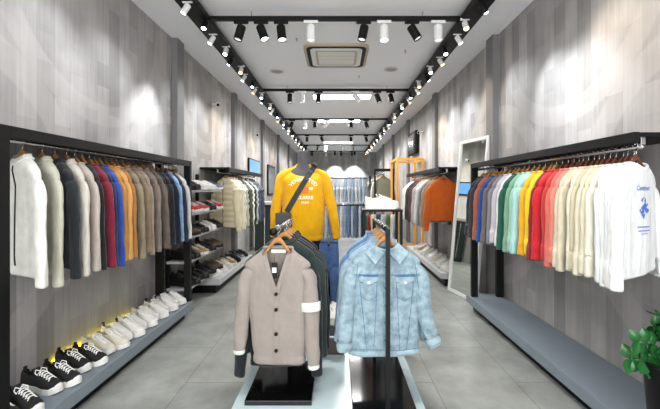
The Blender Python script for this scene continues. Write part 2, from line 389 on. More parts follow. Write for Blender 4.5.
def hanger(kind, loc, rz, label, group, scale=1):
    if HANG[kind] is None:
        h = HANG[kind] = make_hanger(WOOD if kind == 'wood' else WOODD); h.location = loc; h.rotation_euler = (0, 0, rz); tag(h, label, 'hanger', group)
    else: h = copy_tree(HANG[kind], loc, rz, label, group)
    h.scale = (scale,)*3; return h
NECK = -.092
def hung(name, short, cat, mat, x, y, zr, rz, seed, place, group, hkind='wood', **kw):
    hanger(hkind, (x, y, zr), rz, ('wooden hanger of the %s%s' % (short, ' '+place if len((short+place).split()) < 12 else '')), 'hangers '+group, kw.get('scale', 1))
    return garment(name, '%s %s' % (short, place), cat, mat, (x, y, zr+NECK*kw.get('scale', 1)), rz, seed, group=group, **kw)

# ---------- wall rack: header, rail, posts ----------
def wall_rack(side, xf, xw, xr, y0, y1, zt, zb, zr, label, near_post=False, far_post=True, zfoot=.17, clips=0):
    t = empty('clothes_rack', label, 'clothes rack', (xf, y0, 0)); s = 1 if xw > xf else -1; D = abs(xw-xf); Ln = y1-y0
    def B(x0, x1, *r, bev=.003):
        a, b = sorted((s*x0, s*x1)); return bx(a, b, *r, bev=bev)
    link('header_beam', B(0, .035, 0, Ln, zb, zt), BLACK, t)
    link('top_panel', B(.035, D, 0, Ln, zt-.025, zt-.002), BLACK, t)
    bm = bmesh.new(); cyl(bm, (s*abs(xr-xf), .02, zr), (s*abs(xr-xf), Ln-.02, zr), .012, n=12); link('rail', bm, CHROME, t, smooth=True)
    for yy in (.03, Ln/2, Ln-.03): link('rail_bracket', B(abs(xr-xf)-.012, abs(xr-xf)+.012, yy-.008, yy+.008, zr, zt-.02, bev=.001), CHROME, t)
    if near_post: link('post', B(0, .05, -.06, 0, 0 if abs(xf) < 1.6 else zfoot, zt), BLACK, t)
    if far_post:
        link('post', B(0, .07, Ln, Ln+.05, zfoot, zt), BLACK, t); link('post', B(D-.11, D-.03, Ln, Ln+.05, zfoot, zt), BLACK, t)
    return t
LX, RX = -1.75, 1.62
wall_rack('left', -1.62, XL+.003, LX, 1.84, 4.09, 1.72, 1.66, 1.665, 'black wall clothes rack on the left, jackets and knitwear on its rail', True, True)
wall_rack('right', 1.55, XR-.003, RX, 1.94, 4.26, 1.705, 1.65, 1.63, 'black wall clothes rack on the right, rainbow of sweatshirts on its rail', False, True)
wall_rack('left', -1.60, XL+.003, -1.78, 5.5, 8.0, 1.74, 1.67, 1.67, 'black wall clothes rack further back on the left holding puffer coats', False, False)
wall_rack('right', 1.5, XR-.003, 1.62, 5.45, 8.0, 1.74, 1.67, 1.66, 'black wall clothes rack beyond the mirror on the right behind the orange sweater', False, False)
# price card at the near end of left rail
tag(link('price_card', bx(-.02, .10, -.002, .002, -.05, .02, bev=.0008), WHITE, None, (-1.93+.1, 1.93, 1.64)), 'white price card clipped under the near end of the left rack', 'sign')

LEFT = [(2.07, 'cream white knit zip jacket', 'E3E2DA', 'zip', 'knit'), (2.20, 'sage grey knit zip jacket', 'B9B8A6', 'zip', 'knit'), (2.31, 'black navy knit jacket', '1E2228', 'zip', 'knit'),
 (2.39, 'light beige grey jacket', 'C9C2B8', 'zip', 'plain'), (2.465, 'pale oatmeal sweater', 'B3A89E', 'sweater', 'knit'), (2.54, 'plain black sweatshirt', '17181B', 'sweater', 'knit'),
 (2.615, 'burgundy red sweatshirt', '7E1730', 'sweater', 'knit'), (2.68, 'dark navy sweatshirt', '1B2545', 'sweater', 'knit'), (2.745, 'cobalt blue sweatshirt', '2A4A9E', 'sweater', 'knit'),
 (2.81, 'mustard brown sweater', 'B9803A', 'sweater', 'knit'), (2.87, 'camel tan sweater', 'CE9A55', 'sweater', 'knit'), (2.935, 'brown tan sweater', 'A97137', 'sweater', 'knit'),
 (3.03, 'olive taupe wool jacket', '8A7F68', 'zip', 'tweed'), (3.13, 'brown grey herringbone jacket', '86745F', 'zip', 'tweed'), (3.23, 'light taupe wool jacket', '9A8A78', 'zip', 'tweed'),
 (3.33, 'grey taupe wool jacket', '7F7268', 'zip', 'tweed'), (3.43, 'dark taupe wool jacket', '675B52', 'zip', 'tweed'), (3.52, 'black bomber jacket', '141518', 'zip', 'plain'),
 (3.60, 'dark charcoal jacket', '26282D', 'zip', 'plain'), (3.69, 'deep navy jacket', '151C33', 'zip', 'plain'), (3.79, 'light blue denim shirt', '8FB2D6', 'sweater', 'denim'),
 (3.87, 'navy striped cardigan', '26304B', 'sweater', 'knit'), (3.95, 'off-white shirt', 'DAD7D0', 'sweater', 'plain'), (4.02, 'slate grey shirt', '4A4E58', 'sweater', 'plain')]
for i, (y, short, c, st, fk) in enumerate(LEFT):
    m = fabric('cloth_'+short.replace(' ', '_'), c, fk)
    rr = random.Random(i+100)
    hung('knit_jacket' if st == 'zip' else 'sweatshirt', short, 'jacket' if st == 'zip' else 'top', m, LX+rr.uniform(-.008, .008), y, 1.665, math.radians(-30+rr.uniform(-4, 4)), 10+i,
         'on the left rack', 'garments on the left rack', style=st, W=.22, L=.60, SL=.64, arm=.88, ry=.024, T=.026, fold=.009, out=.012)
RIGHT = []
whites = ['bright white long-sleeve tee right behind the printed one', 'cool white tee third from the near end', 'crisp white tee fourth from the near end', 'soft white tee next to the cream tops']
y = 1.985
for s in whites: y += .040; RIGHT.append((y, s, 'E9EEEE' if len(RIGHT) % 2 else 'F2F3F1', ''))
creams = ['pale cream top next to the white tees', 'ivory cream top, second of the creams', 'warm cream top, third of the creams', 'light sand top, fourth of the creams', 'buttery cream top, fifth of the creams', 'beige cream top, sixth of the creams', 'oat cream top next to the salmon sweatshirt']
for j, s in enumerate(creams): y += .048; RIGHT.append((y, s, ['E6E1CE', 'DAD3B8', 'E0D9C0', 'CFC6A8', 'E3DCC6', 'D5CBB0', 'DDD3BC'][j], ''))
for j, (s, c, dy) in enumerate([('salmon pink sweatshirt', 'E88A77', .06), ('coral pink sweatshirt', 'DC6F62', .06), ('tomato red sweatshirt', 'C73A34', .065), ('bright red sweatshirt', 'C8202A', .065), ('dark red sweatshirt', '8E1A20', .06),
    ('lemon yellow sweatshirt', 'F5D31B', .07), ('amber yellow sweatshirt', 'F2B01E', .08), ('pale aqua sweatshirt', 'A9D7D6', .07), ('mint green sweatshirt', '9CCBB0', .065), ('sage green sweatshirt', '7FA78C', .07), ('bottle green sweatshirt', '1F5A48', .075),
    ('plain white sweatshirt', 'E8E6E6', .075), ('pale lilac grey sweatshirt', 'C9C3CC', .08), ('mid grey sweatshirt', '86858B', .08), ('taupe grey sweatshirt', '6E6664', .075), ('royal blue sweatshirt', '1F4A96', .08), ('brown rust sweatshirt', '7D4436', .075), ('terracotta sweatshirt', 'B0624A', .08),
    ('smoky charcoal sweatshirt', '3A3B40', .09), ('dark charcoal sweatshirt', '2C2D33', .08)]):
    y += dy*(1.0 if j < 5 else 1.15); RIGHT.append((y, s, c, ' on the right rack'))
for i, (y, short, c, pl) in enumerate(RIGHT):
    m = fabric('cloth_right_'+c, c, 'knit' if i > 10 else 'plain', var=.05)
    rr = random.Random(i+300); thin = i < 11
    place = pl.strip() or 'on the right rack'
    hung('sweatshirt' if not thin else 'long_sleeve_tee', short, 'top', m, RX+rr.uniform(-.006, .006), y, 1.63, math.radians(30+rr.uniform(-3, 3)), 60+i, place, 'garments on the right rack', hkind='red' if i < 14 else 'wood',
         W=.225, L=.53+rr.uniform(-.01, .02), SL=.575, ry=.024 if thin else .031, T=.020 if thin else .03, fold=.007, out=.0, arm=.78)
# printed white tee at the near end
r, tb, rings, ends = hung('long_sleeve_tee', 'white long-sleeve tee with blue chest print', 'top', fabric('cloth_white_print', 'F1F3F2', 'plain', var=.03), RX-.035, 1.965, 1.63, math.radians(31), 5, 'at the near end of the right rack', 'garments on the right rack', hkind='red', W=.22, L=.535, SL=.57, ry=.028, T=.03, fold=.006, out=.0, arm=.72, fwd=.01)
BLUEINK = plain('blue_ink', '4A6FC0', .7)
bm = bmesh.new()
for (x, z, w, h) in ((0, -.33, .13, .007), (0, -.35, .12, .006), (0, -.366, .07, .004)):
    for q in range(9): strip_bm((x-w/2+w*q/9, z), (x-w/2+w*(q+.75)/9, z), h, 1, bm)
decal(tb, text_bm('Continent', .036, cx=-.01, cz=-.14), BLUEINK, r, 'script_lettering'); decal(tb, bm, BLUEINK, r, 'caption_lines')
bm = bmesh.new(); rr = random.Random(4)
for q in range(26):
    a = rr.uniform(0, 6.28); d = rr.uniform(.005, .05); cx, cz = d*math.cos(a), -.225+d*1.1*math.sin(a); rad = rr.uniform(.006, .013)
    vs = [bm.verts.new((cx+rad*(1+.35*math.cos(3*t+a))*math.cos(t), 0, cz+rad*(1+.35*math.cos(3*t+a))*math.sin(t))) for t in [2*PI*k/10 for k in range(10)]]; bm.faces.new(vs)
decal(tb, bm, BLUEINK, r, 'flower_print')

# left rack 2: puffer coats
PUFF = [(5.72, 'pale gold puffer coat', 'E6DBB8'), (5.86, 'cream yellow puffer coat', 'EDE4C6'), (6.0, 'off-white puffer coat', 'E4E2D6'), (6.15, 'pale sage puffer coat', 'B9C0A8'), (6.3, 'dark olive puffer coat', '3C4630'), (6.45, 'moss green puffer coat', '596048'), (6.6, 'snow white puffer coat', 'E9E9E6'),
        (6.76, 'black puffer coat', '222326'), (6.92, 'light grey puffer coat', 'B4B6B6'), (7.1, 'slate grey parka', '4A4F5A'), (7.28, 'dark blue grey parka', '333A48'), (7.46, 'navy grey parka', '3E4656')]
for i, (y, short, c) in enumerate(PUFF):
    m = plain('quilted_'+c, c, .45, var=.05, bump=.2)
    hung('puffer_coat', short, 'coat', m, -1.71, y, 1.67, math.radians(-28), 200+i, 'on the second left rack', 'puffer coats on the second left rack', style='zip', W=.26, L=.70, T=.06, SL=.73, ry=.055, puff=.5, arm=1.15, fold=.004, out=.0)
# right rack 2
garn2 = [(5.62, 'bright orange sweatshirt', 'E0691E', 0), (5.82, 'sand beige sweatshirt', 'B9A88E', 14), (5.95, 'dark olive grey shirt', '55564A', 18), (6.08, 'pale grey shirt', 'A9A6A4', 20), (6.2, 'lilac white striped shirt', 'D9D6E0', 20), (6.32, 'plain white shirt', 'EDECEA', 20), (6.46, 'silver grey shirt', 'B5B0AE', 20),
         (6.6, 'pale taupe shirt', 'C3AFA0', 20), (6.75, 'chocolate brown shirt', '5A3A33', 20), (6.9, 'plum brown shirt', '4A3238', 20), (7.05, 'black shirt', '1C1C1F', 20), (7.22, 'charcoal knit', '34343A', 20), (7.4, 'fluffy white jacket', 'F0EFEA', 20), (7.6, 'cream fleece jacket', 'E2DAC8', 20)]
for i, (y, short, c, rz) in enumerate(garn2):
    o = hung('sweatshirt', short, 'top', fabric('cloth_r2_'+c, c, 'plain'), 1.61 if i == 0 else 1.58, y, 1.66, math.radians(rz), 230+i, 'on the rack beyond the mirror', 'garments on the rack beyond the mirror', L=.62 if i else .58, SL=.69 if i else .72, ry=.035 if i else .05, T=.04 if i else .055, fold=.006, out=0 if i else -.02)

# ---------------- trousers ----------------
def trousers(name, label, mat, loc, rz, seed, L=.95, W=.20, group=None, tagc=None, cat='jeans', scale=1, clip=True, T=.035):
    rnd = random.Random(seed); root = empty(name, label, cat, loc, rz, group); root.scale = (scale,)*3
    bm = bmesh.new(); n = 20
    def rg(cx, w, t, z): return [(cx+w*sg(math.cos(a), .85), t*sg(math.sin(a), .85)+.004*math.sin(14*cx+9*z+seed+a*2), z) for a in [2*PI*k/n for k in range(n)]]
    loft(bm, [rg(0, W*.9, T*.8, 0), rg(0, W*.93, T, -.04), rg(0, W, T*1.2, -.12), rg(0, W*1.02, T*1.2, -.2), rg(0, W*1.0, T, -.25)], False, True)
    for s in (-1, 1):
        loft(bm, [rg(s*W*.5, W*.5, T*1.1, -.20), rg(s*W*.52, W*.49, T*1.1, -.3), rg(s*W*.53, W*.43, T, -L*.55), rg(s*W*.54, W*.37, T*.95, -L*.8), rg(s*W*.54, W*.35, T*.95, -L)], True, False)
    link('legs', bm, mat, root, smooth=True)
    bm = bmesh.new(); loft(bm, [rg(0, W*.91, T*.85, .004), rg(0, W*.93, T*.9, -.018), rg(0, W*.95, T*1.05, -.036)]); link('waistband', bm, mat, root, smooth=True)
    if tagc: link('tag', bx(W*.3, W*.6, -T*1.5-.004, -T*1.5, -.13, -.06), tagc, root)
    if clip: link('clip_hanger', bx(-W*.7, W*.7, -.006, .006, 0, .03, bev=.003), BLACK, root)
    return root
# jeans wall: two tier rack
t = empty('two_tier_rack', 'black two-tier rack at the back of the aisle hung with jeans', 'clothes rack', (.17, 10, 0))
bm = bmesh.new()
for x in (-.72, .72): link('post', bx(x-.02, x+.02, -.02, .02, 0, 1.78), BLACK, t)
for z in (1.74, 1.02):
    bm = bmesh.new(); cyl(bm, (-.70, 0, z), (.70, 0, z), .012, n=10); link('rail', bm, CHROME, t, smooth=True)
JC = ['B7C7D6', 'D6E0EA', 'A9BDD2', 'E8EEF4', 'C2D0DE', 'CFDAE6', 'F4F6F8']
JD = ['9DB2CC', '6F88AE', 'B4C4D8', '66708A', 'C2CFDE', '8AA0C0', 'DCE4EC']
TAGW = plain('white_tag', 'F2F2F0', .6); TAGR = plain('red_tag', 'C2453C', .6)
for row, (z, cs) in enumerate(((1.72, JC), (1.0, JD))):
    for i in range(13):
        x = -.44+.1*i
        trousers('jeans', '%s jeans, %s from the left on the %s rail of the back rack' % (('pale blue', 'darker blue')[row], ORD[i], ('upper', 'lower')[row]), fabric('jeans_'+cs[i % 7], cs[i % 7], 'denim'), (x, 10, z-.03), math.radians(62), 400+i+row*20, L=.62 if row == 0 else .85, W=.17, group='jeans on the %s rail of the back rack' % ('upper', 'lower')[row], tagc=(TAGW, TAGR, TAGW)[i % 3] if row else TAGW, T=.028)
# ---------------- island: left stand with cardigan ----------------
def stand(name, label, x, y0, y1, z, bx0, bx1, by0, by1, near=True, mat=BGLOSS, knob=True, pw=.016):
    t = empty(name, label, 'clothes rack', (x, (y0+y1)/2, .12)); ym = (y0+y1)/2
    link('base_plate', bx(bx0-x, bx1-x, by0-ym, by1-ym, 0, .03, bev=.003), BGLOSS, t)
    ps = ((y0 if near else None), y1)
    for p in ps:
        if p is not None: link('post', bx(-pw, pw, p-ym-.012, p-ym+.012, .03, z-.12+.01), BLACK, t)
    bm = bmesh.new(); cyl(bm, (0, y0-ym-(.05 if not near else 0), z-.12), (0, y1-ym, z-.12), .013, n=12); link('rail', bm, BLACK if near else CHROME, t, smooth=True)
    if knob: bm = bmesh.new(); cyl(bm, (0, y0-ym-.09, z-.12), (0, y0-ym-.05, z-.12), .022, n=14); link('rail_knob', bm, BLACK, t, smooth=True)
    return t
stand('island_rack', 'black rack with glossy square base under the beige cardigan', -.365, 2.2, 2.86, 1.16, -.55, -.15, 2.2, 2.72, near=False)
stand('island_rack', 'black two-post rack with glossy base holding the denim jackets', .285, 2.08, 2.84, 1.17, .09, .455, 1.98, 2.8, near=True, knob=False, pw=.012)

CARD = fabric('cardigan_knit', '9C928A', 'knit', var=.06); DARKG = fabric('cloth_charcoal', '1E2226', 'knit'); CREAMB = fabric('cream_band', 'E9EDE2', 'knit')
cx, cy = -.362, 2.27
slp = [(-.13, 0, -.09), (-.165, 0, -.10), (-.190, -.0, -.15), (-.203, -.005, -.26), (-.214, -.015, -.40), (-.226, -.02, -.52), (-.232, -.02, -.61)]
srp = [(.13, 0, -.09), (.165, 0, -.10), (.190, -.0, -.15), (.198, -.005, -.26), (.208, -.02, -.42), (.216, -.03, -.58), (.222, -.03, -.69)]
hanger('wood', (cx, cy, 1.16), 0, 'wide wooden hanger holding the beige cardigan on the island rack', 'hangers on the cardigan rack', 1.0).scale = (.88, 1.3, 1.15)
card, tb, rings, ends = garment('cardigan', 'beige-grey knitted cardigan with black buttons and a cream sleeve band', 'cardigan', CARD, (cx, cy, 1.04), math.radians(-2), 31, W=.180, L=.64, T=.05, neck=.088, taper=-.012, vneck=.25, sp_l=slp, sp_r=srp, cuffh=.022, ry=.040, fold=.010, arm=.86)
# front band along the V and down the middle
bm = bmesh.new(); P = []
for s in (-1, 1):
    strip_bm((s*.082, .0), (s*.002, -.262), .026, 14, bm)
strip_bm((0, -.245), (0, -.66), .03, 18, bm)
decal(tb, bm, CARD, card, 'button_band', .006)
for z in (-.262, -.355, -.50, -.60):
    h = tb.ray_cast(Vector((.0, -.5, z)), Vector((0, 1, 0)))[0]; bm = bmesh.new(); cyl(bm, (0, h.y-.014, z), (0, h.y-.005, z), .011, n=14); link('button', bm, BLACK, card, smooth=False)
bm = bmesh.new(); tube_sleeve(bm, [Vector((.201, -.010, -.32)), Vector((.2025, -.013, -.345)), Vector((.204, -.015, -.370))], [(0, .062), (1, .059)], [(0, .046), (1, .044)], random.Random(1), wr=0); link('sleeve_band', bm, CREAMB, card, smooth=True)
link('size_label', bx(-.045, .045, .018, .024, -.028, -.008), WHITE, card)
tg = link('swing_tag', bx(-.017, .017, -.048, -.045, -.17, -.075), BLACK, card, (-.012, 0, 0)); link('tag_panel', bx(-.013, .013, -.0505, -.049, -.135, -.105), WHITE, tg); link('tag_string', bx(-.001, .001, -.046, -.044, -.075, -.03), BLACK, tg)
bm = bmesh.new(); tube(bm, [p+Vector((0, 0, .004)) for p in [Vector(q) for q in rings[0]][1:48:3]], .012, 6); link('back_neckband', bm, CARD, card, smooth=True)
for ch in card.children:
    if ch.name.startswith('cuff'): ch.data.materials[0] = CREAMB
# dark shirt worn under it, pushed through the cuffs and hem
under, tb2, r2, e2 = garment('undershirt', 'black long-sleeve shirt hanging directly behind the beige cardigan', 'top', DARKG, (cx-.005, cy+.095, 1.02), 0, 33, W=.175, L=.69, T=.028, SL=.74, ry=.026, out=-.035, arm=.85)
for i, (c, s) in enumerate((('2B3A36', 'dark bottle green jacket'), ('202428', 'near-black jacket'), ('33383E', 'charcoal grey jacket'), ('1A1C20', 'jet black jacket'))):
    hung('jacket', s, 'jacket', fabric('cloth_isl_'+c, c, 'plain'), cx+.012, cy+.20+.1*i, 1.16, math.radians(-4), 40+i, 'behind the beige cardigan, %s of four' % ORD[i], 'dark jackets behind the cardigan', style='zip', W=.20, L=.66, T=.035, ry=.032, SL=.7, out=-.02)

# ---------------- island: denim jackets ----------------
DEN = fabric('pale_denim', '7F9AA8', 'denim', wash='A3BAC2'); DEN2 = fabric('denim_seam', '5F7F98', 'denim'); DENW = fabric('denim_frayed', '9DB5BE', 'denim'); DEND = fabric('denim_dark_fold', '4F76A4', 'denim')
def denim(label, loc, rz, mat, seed, full=False, scale=1.0):
    sl = [(-.135, 0, -.09), (-.17, 0, -.10), (-.200, -.005, -.16), (-.215, -.01, -.28), (-.232, -.02, -.42), (-.243, -.03, -.52), (-.247, -.03, -.56)]
    sr = [(-x*1.0, y, z) for x, y, z in sl]
    sr[-2] = (.252, -.03, -.50); sr[-1] = (.263, -.035, -.535)
    g, tb, rings, ends = garment('denim_jacket', label, 'jacket', mat, loc, rz, seed, W=.200, L=.61, T=.05, neck=.07, style='jacket', trim=DENW if full else mat, sp_l=sl, sp_r=sr, ry=.045, fold=.005, group=None if full else 'denim jackets behind the front one', arm=.92, scale=scale)
    # pointed collar
    bm = bmesh.new()
    for s in (-1, 1):
        P = [(0.012*s, -.052, -.038), (.072*s, -.020, .012), (.125*s, -.050, -.035), (.070*s, -.074, -.100)]
        v = [bm.verts.new(p) for p in P]+[bm.verts.new((p[0], p[1]-.007, p[2]+.002)) for p in P]
        for q in ((0, 1, 2, 3), (4, 5, 6, 7), (0, 1, 5, 4), (1, 2, 6, 5), (2, 3, 7, 6), (3, 0, 4, 7)): bm.faces.new([v[i] for i in q])
    box(bm, -.07, .07, .015, .03, -.01, .03)
    link('collar_flap', bm, mat, g)
    if full:
        bm = bmesh.new()
        for x in (-.016, .016): strip_bm((x, -.05), (x, -.60), .003, 20, bm)
        for s in (-1, 1):
            strip_bm((s*.022, -.165), (s*.19, -.165), .005, 10, bm)
            strip_bm((s*.055, -.225), (s*.075, -.60), .004, 14, bm); strip_bm((s*.155, -.225), (s*.115, -.60), .004, 14, bm)
            strip_bm((s*.018, -.60), (s*.19, -.60), .004, 8, bm); strip_bm((s*.165, -.10), (s*.185, -.25), .004, 6, bm)
        decal(tb, bm, DEN2, g, 'seams', .002)
        for s in (-1, 1):
            bm = bmesh.new(); c = s*.105
            pts = [(c-.055, -.170), (c+.055, -.170), (c+.055, -.195), (c, -.222), (c-.055, -.195)]
            v = [bm.verts.new((x, 0, z)) for x, z in pts]; f = bm.faces.new(v); bmesh.ops.triangulate(bm, faces=[f]); bmesh.ops.subdivide_edges(bm, edges=bm.edges, cuts=2)
            decal(tb, bm, DENW, g, 'pocket_flap', .012)
            bm = bmesh.new(); strip_bm((c-.055, -.168), (c+.055, -.168), .012, 8, bm); decal(tb, bm, DEND, g, 'pocket_fold', .014)
            bm = bmesh.new(); 
            for a, b in (((c-.05, -.2), (c-.045, -.29)), ((c+.05, -.2), (c+.045, -.29)), ((c-.045, -.29), (c, -.315)), ((c+.045, -.29), (c, -.315)), ((c-.05, -.21), (c+.05, -.21))): strip_bm(a, b, .004, 6, bm)
            decal(tb, bm, DEN2, g, 'pocket_stitching', .0025)
            h = tb.ray_cast(Vector((c, -.5, -.205)), Vector((0, 1, 0)))[0]; bm = bmesh.new(); cyl(bm, (c, h.y-.018, -.205), (c, h.y-.012, -.205), .007, n=10); link('button', bm, CHROME, g)
        for z in (-.12, -.24, -.34, -.44, -.54):
            h = tb.ray_cast(Vector((-.008, -.5, z)), Vector((0, 1, 0)))[0]; bm = bmesh.new(); cyl(bm, (-.006, h.y-.008, z), (-.006, h.y, z), .007, n=10); link('button', bm, CHROME, g)
        for e, d in ends: ringband([Vector(p)-d*.0 for p in e], d, .035, DENW, 'rolled_cuff', g, 1.22)
    return g
dx, dy = .287, 2.19
hanger('wood', (dx, dy, 1.17), 0, 'wooden hanger holding the front pale denim jacket', 'hangers on the denim rack').scale = (.86, 1, 1)
denim('pale blue denim jacket with flap pockets and rolled cuffs, front of its rack', (dx, dy, 1.075), 0, DEN, 71, True)
for i, (c, s) in enumerate((('9DB6C8', 'washed pale denim jacket'), ('7F9DB8', 'mid blue denim jacket'), ('5E7FA3', 'darker blue denim jacket'), ('8AA9C4', 'faded blue denim jacket'))):
    hanger('wood', (dx, dy+.13+.115*i, 1.17), .03, 'wooden hanger holding the %s behind the front one' % s, 'hangers on the denim rack').scale = (.86, 1, 1)
    denim('%s hanging behind the front one, %s behind it' % (s, ORD[i]), (dx-.01, dy+.13+.115*i, 1.075), math.radians((-3, 4, -2, 3)[i]), fabric('denim_'+c, c, 'denim'), 80+i)

# ---------------- mannequin ----------------
MG = plain('charcoal_felt', (.30, .30, .31), .8, var=.1)
mx, my = -.345, 3.78
t = empty('mannequin', 'dark grey headless mannequin torso on a stand wearing the yellow sweatshirt', 'mannequin', (mx, my, .12))
bm = bmesh.new(); n = 24
def er(w, d, z, y=0): return [(w*math.cos(2*PI*k/n), y+d*math.sin(2*PI*k/n), z) for k in range(n)]
loft(bm, [er(.13, .09, .78), er(.15, .10, .9), er(.125, .085, 1.08), er(.15, .095, 1.28), er(.165, .085, 1.42), er(.15, .065, 1.475), er(.09, .055, 1.51), er(.062, .055, 1.54), er(.056, .055, 1.60), er(.058, .058, 1.665), er(.052, .052, 1.68)], True, True)
link('torso', bm, MG, t, smooth=True)
bm = bmesh.new(); cyl(bm, (0, 0, .02), (0, 0, .79), .014); link('stand_pole', bm, CHROME, t, smooth=True)
bm = bmesh.new(); lathe(bm, [(.16, 0), (.16, .012), (.14, .02), (.02, .022)], 28); link('stand_base', bm, CHROME, t)
YEL = fabric('yellow_sweat_fabric', 'EDB003', 'plain', var=.05)
yl = [(-.13, 0, -.07), (-.185, 0, -.09), (-.22, 0, -.15), (-.245, -.01, -.28), (-.27, -.02, -.42), (-.285, -.03, -.58), (-.285, -.03, -.68)]
yr = [(.13, 0, -.07), (.185, 0, -.09), (.225, 0, -.15), (.255, -.01, -.28), (.285, -.02, -.42), (.325, -.03, -.60), (.335, -.03, -.70)]
yel, tb, rings, ends = garment('sweatshirt', 'mustard yellow printed sweatshirt on the mannequin', 'top', YEL, (mx, my, 1.655), 0, 91, W=.215, L=.72, T=.115, neck=.068, sp_l=yl, sp_r=yr, ry=.06, fold=.009, sq=1)
for v in yel.children[0].data.vertices: pass
INKW = plain('white_print_ink', 'F4F0DC', .7); INKO = plain('orange_print_ink', 'E5701E', .7)
bm = text_bm('VENERATED', .050, cx=.012, cz=-.165, arc=.15); decal(tb, bm, INKW, yel, 'arched_lettering', .004)
for tx, sz, xx, zz, nm in (('CLARKE', .044, .03, -.345, 'middle_lettering'), ('PARIS', .032, .03, -.39, 'lower_lettering'), ('88', .042, .085, -.255, 'small_number')): decal(tb, text_bm(tx, sz, cx=xx, cz=zz), INKW, yel, nm, .004)
bm = bmesh.new(); vs = [bm.verts.new((.03+.036*math.cos(a)*(1+.1*math.sin(5*a)), 0, -.255+.036*math.sin(a))) for a in [2*PI*k/18 for k in range(18)]]; bm.faces.new(vs); bmesh.ops.triangulate(bm, faces=bm.faces)
decal(tb, bm, INKO, yel, 'orange_print', .004)
# crossbody bag
bag = empty('crossbody_bag', 'small black crossbody bag with diagonal strap over the yellow sweatshirt', 'bag', (mx, my, 1.655))
STR = plain('strap_webbing', (.15, .16, .17), .7, var=.2, scale=60)
bm = bmesh.new(); pts = []
for i in range(22):
    x = lerp(.125, -.15, i/21); z = lerp(.0, -.47, i/21)
    h = tb.ray_cast(Vector((x, -.5, z)), Vector((0, 1, 0)))[0]; pts.append(Vector((x, (h.y if h else -.03)-.006, z)))
pts = [Vector((.12, .05, -.005)), Vector((.125, 0, .018))]+pts
rg = []
for i, p in enumerate(pts):
    d = (pts[min(i+1, len(pts)-1)]-pts[max(i-1, 0)]).normalized(); s = Vector((.86, 0, -.5))
    rg.append([p+s*.027, p+s*.027+Vector((0, -.006, 0)), p-s*.027+Vector((0, -.006, 0)), p-s*.027])
loft(bm, rg, True, True); link('strap', bm, STR, bag)
link('pouch', bx(-.245, -.10, -.215, -.145, -.69, -.475, bev=.012), LEATHER, bag); link('flap', bx(-.247, -.098, -.222, -.216, -.57, -.478, bev=.002), LEATHER, bag)
BLKJ = fabric('black_denim', '15171C', 'plain')
trousers('trousers', 'black trousers below the yellow sweatshirt on the mannequin', BLKJ, (mx+.03, my, .98), 0, 5, L=.78, W=.18, cat='trousers', clip=False, T=.06)
# low rail with blue jeans beside mannequin
t = empty('jeans_rail', 'low black rail beside the mannequin holding blue jeans', 'clothes rack', (-.075, 3.62, .12))
for yy in (.10, .42): link('post', bx(-.012, .012, yy-.012, yy+.012, 0, .80), BLACK, t)
bm = bmesh.new(); cyl(bm, (0, -.32, .79), (0, .42, .79), .011); link('rail', bm, BLACK, t)
link('foot_bar', bx(-.03, .03, -.34, .44, 0, .015), BLACK, t)
for i, (c, s) in enumerate((('4A6796', 'bright blue jeans'), ('2C4A86', 'dark blue jeans'), ('5B80B8', 'mid blue jeans'), ('7E9CC8', 'light blue jeans'))):
    trousers('jeans', '%s on the low rail beside the mannequin' % s, fabric('jn_'+c, c, 'denim'), (-.075, 3.42+.13*i, .90), math.radians(-8), 50+i, L=.62, W=.095, group='jeans on the low rail', T=.03, clip=False)

